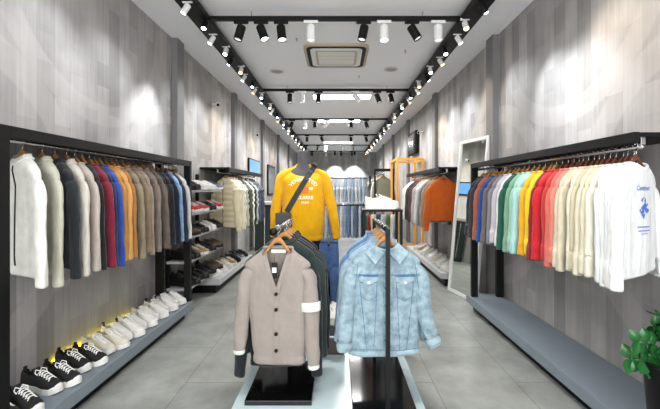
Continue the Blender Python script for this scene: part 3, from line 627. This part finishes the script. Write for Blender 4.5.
# ---------------- shoes ----------------
def make_shoe(upper, sole, lace, cap=None, heel=None, high=False, low=False):
    root = empty('sneaker', None, 'shoe'); L = .285; n = 22
    def hw(t): return interp([(0, .024), (.08, .036), (.3, .034), (.5, .038), (.72, .049), (.88, .043), (.96, .028), (1, .010)], t)
    def off(t): return .006*math.sin(t*3.0-.5)
    bm = bmesh.new(); outl = []
    T = [i/n for i in range(n+1)]
    top = [(-.5*L+L*t, hw(t)*1.06+off(t)) for t in T]+[(-.5*L+L*t, -hw(t)*1.06+off(t)) for t in reversed(T)]
    def zspring(x): q = max(0, (x/L+.5-.8)/.2); return .012*q*q
    loft(bm, [[(x, y, z+zspring(x)) for x, y in top] for z in (0, .003, .026, .030)], True, True); link('sole', bm, sole, root, smooth=False)
    # upper
    def ht(t): return interp([(0, .082 if not high else .13), (.1, .080 if not high else .13), (.25, .072 if not high else .12), (.4, .086 if not high else .12), (.5, .082), (.65, .066), (.8, .052), (.93, .042), (1, .030)], t)
    bm = bmesh.new(); rings = []; m = 14
    for t in [i/26 for i in range(27)]:
        x = -.5*L+L*t*.985; w = hw(t)*1.0; h = ht(t); z0 = .028+zspring(x)
        fl = interp([(0, .62), (.35, .6), (.5, .75), (1, .9)], t)
        rings.append([(x, off(t)+w*sg(math.cos(a), fl), z0+(h-.028+.02)*sg(math.sin(a), .75)) for a in [PI*k/m for k in range(m+1)]])
    vr = loft(bm, rings, closed=False)
    bm.faces.new(vr[0]); bm.faces.new(vr[-1])
    kill = [f for f in bm.faces if f.calc_center_median().z > .5*(ht(f.calc_center_median().x/L+.5)+.02) and -.135 < f.calc_center_median().x < -.028 and abs(f.calc_center_median().y-off(.2)) < .024]
    bmesh.ops.delete(bm, geom=kill, context='FACES_ONLY')
    link('upper', bm, upper, root, smooth=True)
    link('insole', bx(-.125, -.02, -.024, .024, .030, .036), RUBW if upper is not RUBW else LACEB, root)
    # tongue
    bm = bmesh.new(); loft(bm, [[(-.045+dx_, -.022*w, z), (-.045+dx_, .022*w, z), (-.037+dx_, .022*w, z+.002), (-.037+dx_, -.022*w, z+.002)] for dx_, z, w in ((-.012, .118 if not high else .15, 1), (.0, .10, 1), (.02, .09, .9))], True, True); link('tongue', bm, upper, root)
    bm = bmesh.new()
    for i in range(5):
        t = .46+.065*i; x = -.5*L+L*t; z = ht(t)+.024; w = .024
        for (xa, xb) in ((x, x+.016), (x+.016, x)): tube(bm, [(xa, off(t)-w, z-.016), (xa*.7+xb*.3, off(t)-w*.4, z-.001), (xa*.3+xb*.7, off(t)+w*.4, z-.001), (xb, off(t)+w, z-.016)], .0028, 5)
    x = -.5*L+L*.45; z = ht(.45)+.022
    for s in (-1, 1): tube(bm, [(x, 0, z), (x-.01, s*.018, z+.012), (x+.006, s*.034, z+.002), (x+.018, s*.028, z-.012)], .0028, 5); 
    link('laces', bm, lace, root)
    if cap:
        bm = bmesh.new(); rings = []
        for t in (.83, .88, .93, .97, 1.0):
            x = -.5*L+L*t*.99+.001; w = hw(t)*1.05+.001; h = ht(t)*interp([(.83, .35), (.9, .55), (1, 1)], t)+.003; z0 = .024+zspring(x); rings.append([(x, off(t)+w*sg(math.cos(a), .85), z0+(h-.008)*sg(math.sin(a), .8)) for a in [PI*k/12 for k in range(13)]])
        vr = loft(bm, rings, closed=False); bm.faces.new(vr[-1]); link('toe_cap', bm, cap, root, smooth=True)
    if heel: link('heel_tab', bx(-.144, -.135, -.011, .011, .05, .118, bev=.003), heel, root)
    return root
CANV = plain('black_canvas', (.07, .07, .075), .8, var=.2); WLE = plain('white_leather', (.84, .83, .81), .5, var=.04); CRE = plain('cream_leather', (.80, .78, .72), .5, var=.04)
RED = plain('red_suede', 'B03A34', .8); BRN = plain('brown_suede', '5E4A3C', .8); TANS = plain('tan_suede', '9B7D5C', .8); GRYS = plain('grey_mesh', '6D7078', .8)
PROTO = {}
SPEC = {'black': (CANV, RUBW, LACEW, RUBW, RUBB), 'white': (WLE, RUBW, LACEW, None, None), 'cream': (CRE, RUBW, LACEW, None, None), 'whiteblack': (WLE, RUBW, LACEW, None, RUBB), 'dark': (LEATHER, RUBB, LACEB, None, None), 'darkhigh': (LEATHER, RUBB, LACEB, None, RUBB, True),
        'red': (RED, RUBW, LACEW, None, None), 'brown': (BRN, RUBB, LACEB, None, None), 'tan': (TANS, RUBW, LACEW, None, None), 'grey': (GRYS, RUBW, LACEB, None, None)}
DESC = {'black': 'black canvas sneaker', 'white': 'plain white sneaker', 'cream': 'cream leather sneaker', 'whiteblack': 'white sneaker with black heel tab', 'dark': 'black leather shoe', 'darkhigh': 'black high-top boot', 'red': 'red suede sneaker', 'brown': 'dark brown shoe', 'tan': 'tan suede sneaker', 'grey': 'grey mesh sneaker'}
def shoe(kind, loc, rz, where, group):
    label = DESC[kind]+', '+where
    if kind not in PROTO:
        s = PROTO[kind] = make_shoe(*SPEC[kind]); s.scale = (1.03, 1.0, 1.08); s.location = loc; s.rotation_euler = (0, 0, rz); tag(s, label, 'shoe', group); return s
    return copy_tree(PROTO[kind], loc, rz, label, group)
def pair(kind, x, y, z, rz, where, group, gap=.100, jit=1):
    dxn, dyn = -math.sin(rz), math.cos(rz)
    for q, (s, nm) in enumerate(((-1, 'nearer'), (1, 'farther'))):
        shoe(kind, (x+dxn*gap/2*s+(.02*q if jit else 0), y+dyn*gap/2*s, z), rz+random.Random(int(y*100)+q).uniform(-.06, .06), '%s of %s' % (nm, where), group)
LP = ['black', 'black', 'black', 'cream', 'whiteblack', 'white', 'white', 'whiteblack', 'white']
ys = [2.03, 2.33, 2.60, 2.87, 3.11, 3.34, 3.56, 3.78, 3.98]
for i, (kd, y) in enumerate(zip(LP, ys)):
    pair(kd, -1.80, y, ZP, -.32, '%s pair from near end of left platform' % ORD[i], 'sneakers on the left platform')
# shelf unit on left with boots and shoes
t = empty('shoe_shelf_unit', 'black-posted shoe rack with five light grey shelves between the left racks', 'shelf unit', (-1.85, 4.9, 0))
for y in (-.60, .30): link('post', bx(-.13, -.09, y-.02, y+.02, 0, 1.62), BLACK, t)
SH = [.27, .58, .86, 1.13, 1.40]
for z in SH: link('shelf', bx(-.10, .15, -.66, .58, z-.03, z, bev=.003), LIGHTPAINT, t)
for z in SH: link('shelf_bracket', bx(-.11, .12, .28, .32, z-.045, z-.03), BLACK, t)
SHK = [['darkhigh', 'dark', 'dark', 'brown'], ['dark', 'tan', 'dark', 'brown'], ['brown', 'dark', 'white', 'dark'], ['red', 'red', 'dark', 'red'], ['dark', 'white', 'white', 'grey']]
for r, z in enumerate(SH):
    for c in range(4):
        pair(SHK[r][c], -1.81, 4.42+.29*c, z+.0, -.25, '%s pair on %s shelf of shoe rack' % (ORD[c], ['bottom', 'second lowest', 'middle', 'second highest', 'top'][r]), 'shoes on the left shoe rack')
for i, kd in enumerate(['whiteblack', 'white', 'cream', 'tan', 'dark', 'grey', 'dark']):
    pair(kd, -1.78, 5.18+.25*i, .2, -.35, '%s pair under puffer coats' % ORD[i], 'shoes under the puffer coats')
for i, kd in enumerate(['white', 'white', 'cream', 'whiteblack', 'white', 'white', 'tan', 'white']):
    pair(kd, 1.70, 5.52+.28*i, .2, PI+.35, '%s pair on platform under orange sweatshirt' % ORD[i], 'sneakers under the orange sweatshirt')

# small shoe plinth between racks
t = empty('shoe_plinth', 'small stacked black and brown display box between the island racks', 'display box', (-.05, 3.0, .12))
link('lower_box', bx(-.09, .11, -.12, .14, 0, .12, bev=.004), plain('dark_walnut', (.22, .17, .15), .35, var=.3, scale=20), t)
link('spacer', bx(-.07, .09, -.10, .12, .12, .145), CHROME, t)
link('upper_box', bx(-.09, .11, -.12, .14, .145, .225, bev=.004), BGLOSS, t)
for q in (0, 1): shoe('white', (-.085+.075*q, 3.0, .345), -PI/2+.15, '%s of two on the small black display box' % ('left', 'right')[q], 'sneakers on the small display box')
# tall slim shoe table
t = empty('shoe_table', 'tall slim black table with a single white sneaker on top behind the denim jackets', 'display table', (.41, 3.45, .12))
link('tabletop', bx(-.18, .18, -.14, .14, 1.085, 1.105, bev=.003), BLACK, t)
for x in (-.165, .165):
    for y in (-.125, .125): link('leg', bx(x-.012, x+.012, y-.012, y+.012, 0, 1.085), BLACK, t)
s = shoe('white', (.415, 3.42, 1.225), 0, 'standing alone on the tall slim black table', None); s.scale = (1.08, 1.2, 1.15)
for i, c in enumerate(('2F6F5A', 'B33B32', 'D8CFA8', '3A4A66', 'C8CACC', '6B7A3E', 'E4E4E0')):  # hanging cloths stand in for coloured items of unknown kind
    m = fabric('stand_in_fabric_'+c, c, 'plain')
    bm = bmesh.new(); rr = random.Random(i)
    loft(bm, [[(.0+w*math.cos(a), .022*math.sin(a)+.006*math.sin(z*20+i), z) for a in [2*PI*k/12 for k in range(12)]] for z, w in ((0, .03), (-.05, .045), (-.2, .05), (-.4, .052), (-.55, .05))], True, True)
    tag(link('stand_in_cloth', bm, m, None, (.27+.046*i, 3.62+.03*(i % 2), 1.16), (0, 0, .9), smooth=True), ['dark green', 'red', 'pale sand', 'navy blue', 'silver grey', 'olive green', 'off-white'][i]+' stand-in cloth for an unidentified item under the tall shoe table', 'stand-in cloth', 'stand-in cloths by the shoe table')

# ---------------- yellow wooden frame stand ----------------
OR = plain('orange_yellow_paint', 'E3A03A', .45, var=.06)
t = empty('open_box_stand', 'orange-yellow open box frame beyond the rack with the orange sweatshirt', 'display stand', (1.60, 8.12, 0))
w = .024
for x in (-.28, .28):
    for y in (0, .85): link('post', bx(x-w, x+w, y-w, y+w, 0, 2.05), OR, t)
for y in (0, .85): link('crossbar', bx(-.28-w, .28+w, y-w, y+w, 2.05, 2.10), OR, t); link('crossbar', bx(-.28+w, .28-w, y-w, y+w, .05, .09), OR, t)
for x in (-.28, .28): link('crossbar', bx(x-w, x+w, w, .85-w, 2.05, 2.10), OR, t)

# ---------------- leaning mirror ----------------
def mirror():
    t = bpy.data.objects.new('leaning_mirror', None); COL.objects.link(t); tag(t, 'tall white-framed mirror leaning at the far end of the right rack', 'mirror')
    W_, H_ = .66, 2.08
    a = Vector((1.56, 5.18, .005)); b = Vector((1.70, 4.54, .005)); u = (b-a).normalized()
    top = Vector((1.755, 5.16, 2.02)); v = (top-a); v = (v-u*v.dot(u)).normalized(); nrm = u.cross(v)
    M = Matrix(((u.x, v.x, nrm.x, a.x), (u.y, v.y, nrm.y, a.y), (u.z, v.z, nrm.z, a.z), (0, 0, 0, 1))); t.matrix_world = M
    f = .04; bm = bx(0, f, 0, H_, -.02, .02); box(bm, W_-f, W_, 0, H_, -.02, .02); box(bm, f, W_-f, 0, f, -.02, .02); box(bm, f, W_-f, H_-f, H_, -.02, .02)
    link('frame', bm, WHITE, t)
    g = plain('silvered_glass', (.88, .90, .88), .02, 1, var=.01)
    link('mirror_glass', bx(f, W_-f, f, H_-f, -.006, .006), g, t)
mirror()

# ---------------- far right rack, counter, wall items ----------------
t = empty('far_rack', 'black clothes rack far back on the right beyond the orange-yellow frame', 'clothes rack', (1.12, 9.2, 0))
link('header_beam', bx(-.2, .3, -.02, .02, 1.86, 1.93), BLACK, t); link('post', bx(-.2, -.16, -.02, .02, 0, 1.86), BLACK, t); link('post', bx(.26, .3, -.02, .02, 0, 1.86), BLACK, t); link('post', bx(.03, .07, 3.2, 3.24, 0, 1.80), BLACK, t)
bm = bmesh.new(); cyl(bm, (.05, 0, 1.82), (.05, 3.22, 1.82), .012); link('rail', bm, CHROME, t)
for i, (c, s) in enumerate((('8C8F7A', 'olive grey coat'), ('D9D5CC', 'pale stone coat'), ('2A2B2E', 'black coat'), ('A9ABA0', 'light olive coat'), ('1F2024', 'jet black coat'), ('E6E4E0', 'white coat'), ('3C3E44', 'charcoal coat'), ('EFEFEF', 'snow white jacket'), ('26272B', 'black jacket'))):
    hung('coat', s, 'coat', fabric('far_'+c, c, 'plain'), 1.17, 9.35+.34*i, 1.82, math.radians(10), 500+i, 'on the far right rack', 'coats on the far right rack', L=.8, T=.06, ry=.05, SL=.78)
TEAL = plain('dark_teal_panel', '26322F', .4, var=.1)
t = empty('checkout_counter', 'dark green-black checkout counter with pale top beyond the puffer coats', 'counter', (-1.35, 8.6, 0))
link('front_panel', bx(-.55, .32, -.03, 0, 0, 1.06), TEAL, t); link('body', bx(-.55, .32, 0, .55, 0, 1.06), TEAL, t); link('countertop', bx(-.58, .35, -.06, .6, 1.06, 1.12, bev=.004), LIGHTPAINT, t)
bm = bmesh.new(); cyl(bm, (-.32, -.045, .1), (-.32, -.045, 1.0), .02); link('trim_pole', bm, CHROME, t)
t = empty('cash_register', 'small black till screen on the checkout counter', 'till', (-1.3, 8.8, 1.12)); link('base', bx(-.12, .12, -.1, .1, 0, .07), BLACK, t); link('screen', bx(-.15, .15, -.02, .0, .07, .28, bev=.005), BLACK, t)
SCR = plain('blue_screen', (.2, .35, .6), .3, emit=(.5, .72, .9), es=.6)
t = empty('wall_screen', 'lit blue advertising screen on the left wall above the dark parkas', 'screen', (XL+.002, 9.0, 1.78)); link('bezel', bx(0, .04, -.55, .55, 0, .36, bev=.004), BLACK, t); link('display', bx(.041, .045, -.52, .52, .03, .33), SCR, t)
t = empty('wall_picture', 'tall dark-framed mirror picture on the left wall beyond the blue screen', 'picture', (XL+.002, 11.4, 1.25)); link('frame', bx(0, .04, -.6, .6, 0, .9, bev=.004), BLACK, t); link('picture_pane', bx(.041, .043, -.54, .54, .05, .85), plain('grey_glass', (.45, .47, .48), .15, .6), t)
t = empty('wall_display', 'black rounded panel mounted high on the right wall above the orange-yellow frame', 'wall panel', (XR-.002, 9.2, 2.27)); link('housing', bx(-.12, 0, -.42, .42, 0, .56, bev=.04), BLACK, t); link('face', bx(-.126, -.121, -.32, .32, .08, .48), plain('smoked_glass', (.2, .2, .22), .15), t)
# camera
for i, (x, y, z, s, lb) in enumerate(((XL+.075, 6.05, 2.80, 1, 'small white security camera on the left wall, nearer of two'), (XL+.075, 9.0, 2.75, 1, 'small white security camera on the left wall, farther of two'), (XR-.075, 8.4, 2.72, -1, 'small white security camera on the right wall'))):
    t = empty('security_camera', lb, 'camera', (x, y, z)); bm = bmesh.new(); cyl(bm, (-.075*s, 0, 0), (-.01*s, 0, 0), .018); link('mount', bm, WHITE, t)
    bm = bmesh.new(); cyl(bm, (0, .05, .01), (.05*s, -.08, -.03), .032); link('housing', bm, WHITE, t, smooth=False); bm = bmesh.new(); cyl(bm, (.05*s, -.08, -.03), (.052*s, -.085, -.0315), .024); link('lens', bm, BLACK, t)

# ---------------- plant ----------------
t = empty('potted_plant', 'glossy green leafy plant in a black pot on the right platform corner', 'plant', (1.60, 1.72, ZP))
bm = bmesh.new(); lathe(bm, [(.10, 0), (.115, .02), (.145, .40), (.15, .42), (.135, .42), (.13, .38), (.0001, .375)], 32, True, False); link('pot', bm, BLACK, t, smooth=True)
bm = bmesh.new(); lathe(bm, [(.001, .37), (.129, .372)], 20, False, False); link('soil', bm, plain('dark_soil', (.1, .08, .06), .9), t)
LEAF = plain('glossy_leaf', '245A2C', .22, var=.35, scale=12)
rr = random.Random(11)
stems = [(-.13, -.03, .50), (-.20, .0, .34), (-.07, .05, .42), (-.20, .05, .16), (.05, -.05, .48), (-.10, -.10, .28), (.12, .06, .38), (.0, .1, .5)]
for (ex, ey, eh) in stems:
    eh -= .06
    p0 = Vector((ex*.15, ey*.15, .37)); p3 = Vector((ex, ey, .37+eh*.55)); p1 = p0+Vector((ex*.1, ey*.1, eh*.5)); pts = []
    for i in range(9):
        q = i/8; pts.append(p0*(1-q)**2+p1*2*q*(1-q)+p3*q*q)
    bm = bmesh.new(); tube(bm, pts, .006, 6, rr=[.008-.005*i/8 for i in range(9)]); st = link('stem', bm, LEAF, t, smooth=True)
    for i in range(2, 9):
        for s in (-1, 1):
            d = (pts[min(8, i+1)]-pts[i-1]).normalized(); side = d.cross(Vector((0, -1, .2))).normalized()*s
            dr = (side*.85+d*.6+Vector((rr.uniform(-.2, .2), -.25+rr.uniform(-.3, .3), rr.uniform(-.1, .3)))).normalized()
            nn = dr.cross(side.cross(d)+Vector((rr.uniform(-.4, .4),)*3)).normalized(); nz = dr.cross(nn).normalized(); Ll = rr.uniform(.065, .085); ww = Ll*.34
            bm = bmesh.new(); rings = []
            for k in range(7):
                q = k/6; wq = ww*math.sin(PI*min(.999, max(.02, q**.85))); c = pts[i]+dr*Ll*q-nz*(.008*math.sin(PI*q))
                rings.append([c-nn*wq+nz*.006*wq/ww, c-nn*wq*.5+nz*.001, c-nz*.002, c+nn*wq*.5+nz*.001, c+nn*wq+nz*.006*wq/ww])
            loft(bm, rings, closed=False); lf = link('leaf', bm, LEAF, st, smooth=True)
            
# ---------------- ceiling: tracks, spots, AC ----------------
LW = {}
def lensmat(nm, c, e):
    return plain('lens_'+nm, c, .3, emit=c, es=e)
COOL = lensmat('cool', (.92, .97, 1.0), 14); WARM = lensmat('warm', (1.0, .78, .45), 9); OFFL = plain('dull_lens', (.75, .75, .75), .3, emit=(1, 1, 1), es=.6)
def track(label, x0, x1, y0, y1, z0, z1, wires):
    cx, cy = (x0+x1)/2, (y0+y1)/2
    t = empty('lighting_track', label, 'lighting track', (cx, cy, z0)); link('track_bar', bx(x0-cx, x1-cx, y0-cy, y1-cy, 0, z1-z0, bev=.003), BLACK, t)
    for (x, y) in wires: bm = bmesh.new(); cyl(bm, (x-cx, y-cy, z1-z0), (x-cx, y-cy, ZC-z0), .006, n=6); link('suspension_rod', bm, CHROME, t)
    return t
track('long black suspended lighting track along the left side of the ceiling', -1.51, -1.33, 2.6, 17.6, 3.16, 3.22, [(-1.42, 3.2), (-1.42, 6), (-1.42, 9), (-1.42, 12), (-1.42, 15)])
track('long black suspended lighting track along the right side of the ceiling', 1.29, 1.47, 2.6, 17.6, 3.16, 3.22, [(1.38, 3.2), (1.38, 6.2), (1.38, 9), (1.38, 12), (1.38, 15)])
CY = [3.90, 6.68, 9.42, 12.1, 14.9, 17.2]
for i, y in enumerate(CY): track('black cross track %s' % (('nearest the shopfront', 'second from the shopfront', 'third from the shopfront', 'fourth from the shopfront', 'fifth from the shopfront', 'farthest from the shopfront')[i]), -1.325, 1.285, y-.025, y+.025, 3.18, 3.22, [(-.9, y), (.9, y)])
def spot(kind, x, y, z, tilt, az, label, group, lens, light=0, lcol=(1, 1, 1), size=75, sc_=1.0):
    mat = BLACK if kind == 'black' else WHITE
    t = empty('track_spotlight', '%s %s' % (kind, label), 'spotlight', (x, y, z), 0, group)
    link('adapter', bx(-.075, .075, -.018, .018, -.03, 0, bev=.003), mat, t)
    bm = bmesh.new(); cyl(bm, (0, 0, -.07), (0, 0, -.03), .009, n=8); link('arm', bm, mat, t)
    aim = Vector(tilt) if isinstance(tilt, tuple) else Vector((-math.sin(tilt), -.12, -math.cos(tilt))); t.scale = (sc_,)*3
    R = aim.to_track_quat('-Z', 'Y').to_matrix().to_4x4(); T = Matrix.Translation((0, 0, -.085))
    bm = bmesh.new(); r = .046; L = .15
    lathe(bm, [(r*.9, .03), (r, .022), (r, -L+.022), (r*.86, -L+.022), (r*.84, -L+.034)], 20, True, False); h = link('housing', xform(bm, T@R), mat, t, smooth=False)
    bm = bmesh.new(); lathe(bm, [(.0005, -L+.032), (r*.84, -L+.0321)], 20, False, False); link('lens', xform(bm, T@R), lens, t)
    if light:
        l = bpy.data.lights.new('spot_lamp', 'SPOT'); l.energy = light; l.color = lcol; l.spot_size = math.radians(size); l.spot_blend = .85; l.shadow_soft_size = .04
        o = bpy.data.objects.new('spot_lamp', l); COL.objects.link(o); o.parent = t; o.matrix_local = T@R@Matrix.Translation((0, 0, -L+.01))
    return t
CS = [[(241, 'black', .25, 0), (261, 'black', -.35, 1), (281, 'black', -.12, 1), (311, 'white', 0, 0), (364, 'black', .2, 0), (384, 'white', 0, 1), (412, 'black', -.5, 0), (438, 'white', 0, 0)],
      [(290, 'black', 0, 0), (302, 'white', 0, 0), (318.5, 'black', 0, 0), (355, 'white', -.7, 0), (377, 'black', -.35, 0), (390.5, 'black', -.2, 0)],
      [(292, 'black', .4, 0), (305, 'white', 0, 1), (315, 'black', 0, 0), (327, 'white', .6, 0), (351, 'black', 0, 0), (366, 'black', -.3, 0)],
      [(307, 'black', 0, 0), (321.5, 'black', -.4, 0), (351, 'black', 0, 0), (366, 'black', -.3, 0)], [(306, 'black', 0, 0), (318, 'black', .2, 0), (326, 'white', .2, 1), (343, 'black', 0, 0), (353, 'black', 0, 0)], [(312, 'black', 0, 0), (326, 'white', 0, 0), (341, 'black', 0, 0), (352, 'black', 0, 0)]]
for i, row in enumerate(CS):
    for j, (u, kd, tl, lt) in enumerate(row):
        x = (u-337)*CY[i]/F
        spot(kd, x, CY[i], 3.18, tl, .3*(j % 3-1), 'spotlight, %s from the left on the %s cross track' % (ORD[j], ['nearest', 'second', 'third', 'fourth', 'fifth', 'farthest'][i]), 'spotlights on the cross tracks', COOL if lt else OFFL, SPOT_AISLE if lt or i > 0 and j in (1, 3) else 0)
for side, X in (('left', -1.42), ('right', 1.38)):
    y = 2.75; i = 0
    while y < 17.4:
        kd = ('black', 'white', 'white')[(i+(side == 'right')) % 3] if i > 0 else 'black'
        warm = (i*7+(side == 'right')) % 3 == 1; s = -1 if side == 'left' else 1
        wallside = i % 2 == 0
        hot = (side == 'left' and 4.0 < y < 4.4) or (side == 'right' and 3.1 < y < 3.5)
        lit = SPOT_WALL*((4.0 if side == 'left' else 2.6) if hot else 1.6 if y > 5 else 1) if i % 2 == 0 or hot else 0
        tl = (s*.5, -.2, -1) if wallside or hot else (s*.05, -.55, -1)
        spot(kd, X+s*(-.02 if wallside else -.06), y, 3.17, tl, 0, 'spotlight on the %s long track, %s from the near end' % (side, ORD[i]), 'spotlights on the %s long track' % side, WARM if warm and not hot else COOL, lit, (1, .84, .66) if warm and not hot else (.9, .95, 1.0), (52 if side == 'left' else 60) if hot else 86, .62)
        y += .36 if y < 7 else .48; i += 1
# back wall spots
for x in (-.1, .85):
    spot('black', x, 17.75, ZC, (0, .45, -1), 0, 'wall washer spotlight by the back wall, %s one' % ('left' if x < 0 else 'right'), 'wall washers by the back wall', COOL, 420, (.8, .92, 1), 70)
# luminous ceiling strips
EMS = plain('luminous_diffuser', (1, 1, 1), .5, emit=(1, 1, 1), es=9)
for i, (x, y) in enumerate(((0.1, 7.42), (0.05, 10.0), (0.05, 14.6))):
    t = empty('ceiling_light', 'rectangular white light strip in the ceiling, %s' % ('nearest the camera', 'middle one', 'farthest one')[i], 'ceiling light', (x, y, ZC), 0, 'ceiling light strips'); link('frame', bx(-.58, .58, -.18, .18, -.02, -.001), WHITE, t); link('diffuser', bx(-.56, .56, -.16, .16, -.028, -.021), EMS, t)
# air conditioner cassette
t = empty('ceiling_air_conditioner', 'square ceiling air conditioner cassette with beige grille', 'air conditioner', (-.01, 5.18, ZC-.001))
TANP = plain('tan_plastic', (.72, .66, .56), .5, var=.05); 

def rrect(a, r, z0, z1):
    bm = bmesh.new(); P = [(sx*(a-r)+r*math.cos(q), sy*(a-r)+r*math.sin(q)) for sx, sy, q0 in ((1, 1, 0), (-1, 1, 90), (-1, -1, 180), (1, -1, 270)) for q in [math.radians(q0+15*k) for k in range(7)]]
    loft(bm, [[(x, y, z) for x, y in P] for z in (z0, z1)], True, True); return bm
link('body', rrect(.43, .10, -.030, 0), TANP, t); link('air_outlet', rrect(.395, .09, -.034, -.030), BLACK, t); link('panel', rrect(.345, .07, -.040, -.034), WHITE, t); link('intake_panel', rrect(.28, .04, -.046, -.040), TANP, t)
for k in range(9): link('louvre', bx(-.25, .25, -.24+.055*k, -.22+.055*k, -.053, -.046), WHITE, t)
for i, (x, y) in enumerate(((-.95, 5.86), (.84, 5.76))):
    t = empty('ceiling_speaker', 'round pale ceiling speaker %s of the air conditioner' % ('left', 'right')[i], 'speaker', (x, y, ZC-.001)); bm = bmesh.new(); lathe(bm, [(.11, 0), (.11, -.008), (.095, -.012), (.001, -.012)], 28); link('rim', bm, plain('pale_rim', (.78, .78, .77), .5), t); bm = bmesh.new(); lathe(bm, [(.08, -.0125), (.001, -.0155)], 24, False, False); link('grille', bm, plain('grille_grey', (.6, .6, .6), .6), t)
for i, (x, y) in enumerate(((.22, 4.12), (.92, 5.0), (-.5, 4.6), (.36, 6.1))):
    bm = bmesh.new(); lathe(bm, [(.016, 0), (.016, -.006), (.006, -.008), (.006, -.03), (.014, -.032)], 12); tag(link('sprinkler', bm, CHROME, None, (x, y, ZC-.001)), 'tiny ceiling sprinkler %s' % ('just beyond the nearest cross track', 'right of the air conditioner', 'left in front of the air conditioner', 'behind the air conditioner')[i], 'sprinkler')
# glowing strip added behind the left shoes to make the yellow wall glow
t = empty('added_glow_strip', 'thin strip added for the yellow glow at the back of the left shoe platform', 'added light', (XL+.012, 3.2, ZP)); link('diffuser', bx(-.006, .006, -.55, .45, 0, .012), plain('added_yellow_glow', (.95, .9, .1), .4, emit=(.95, .86, .08), es=10), t)
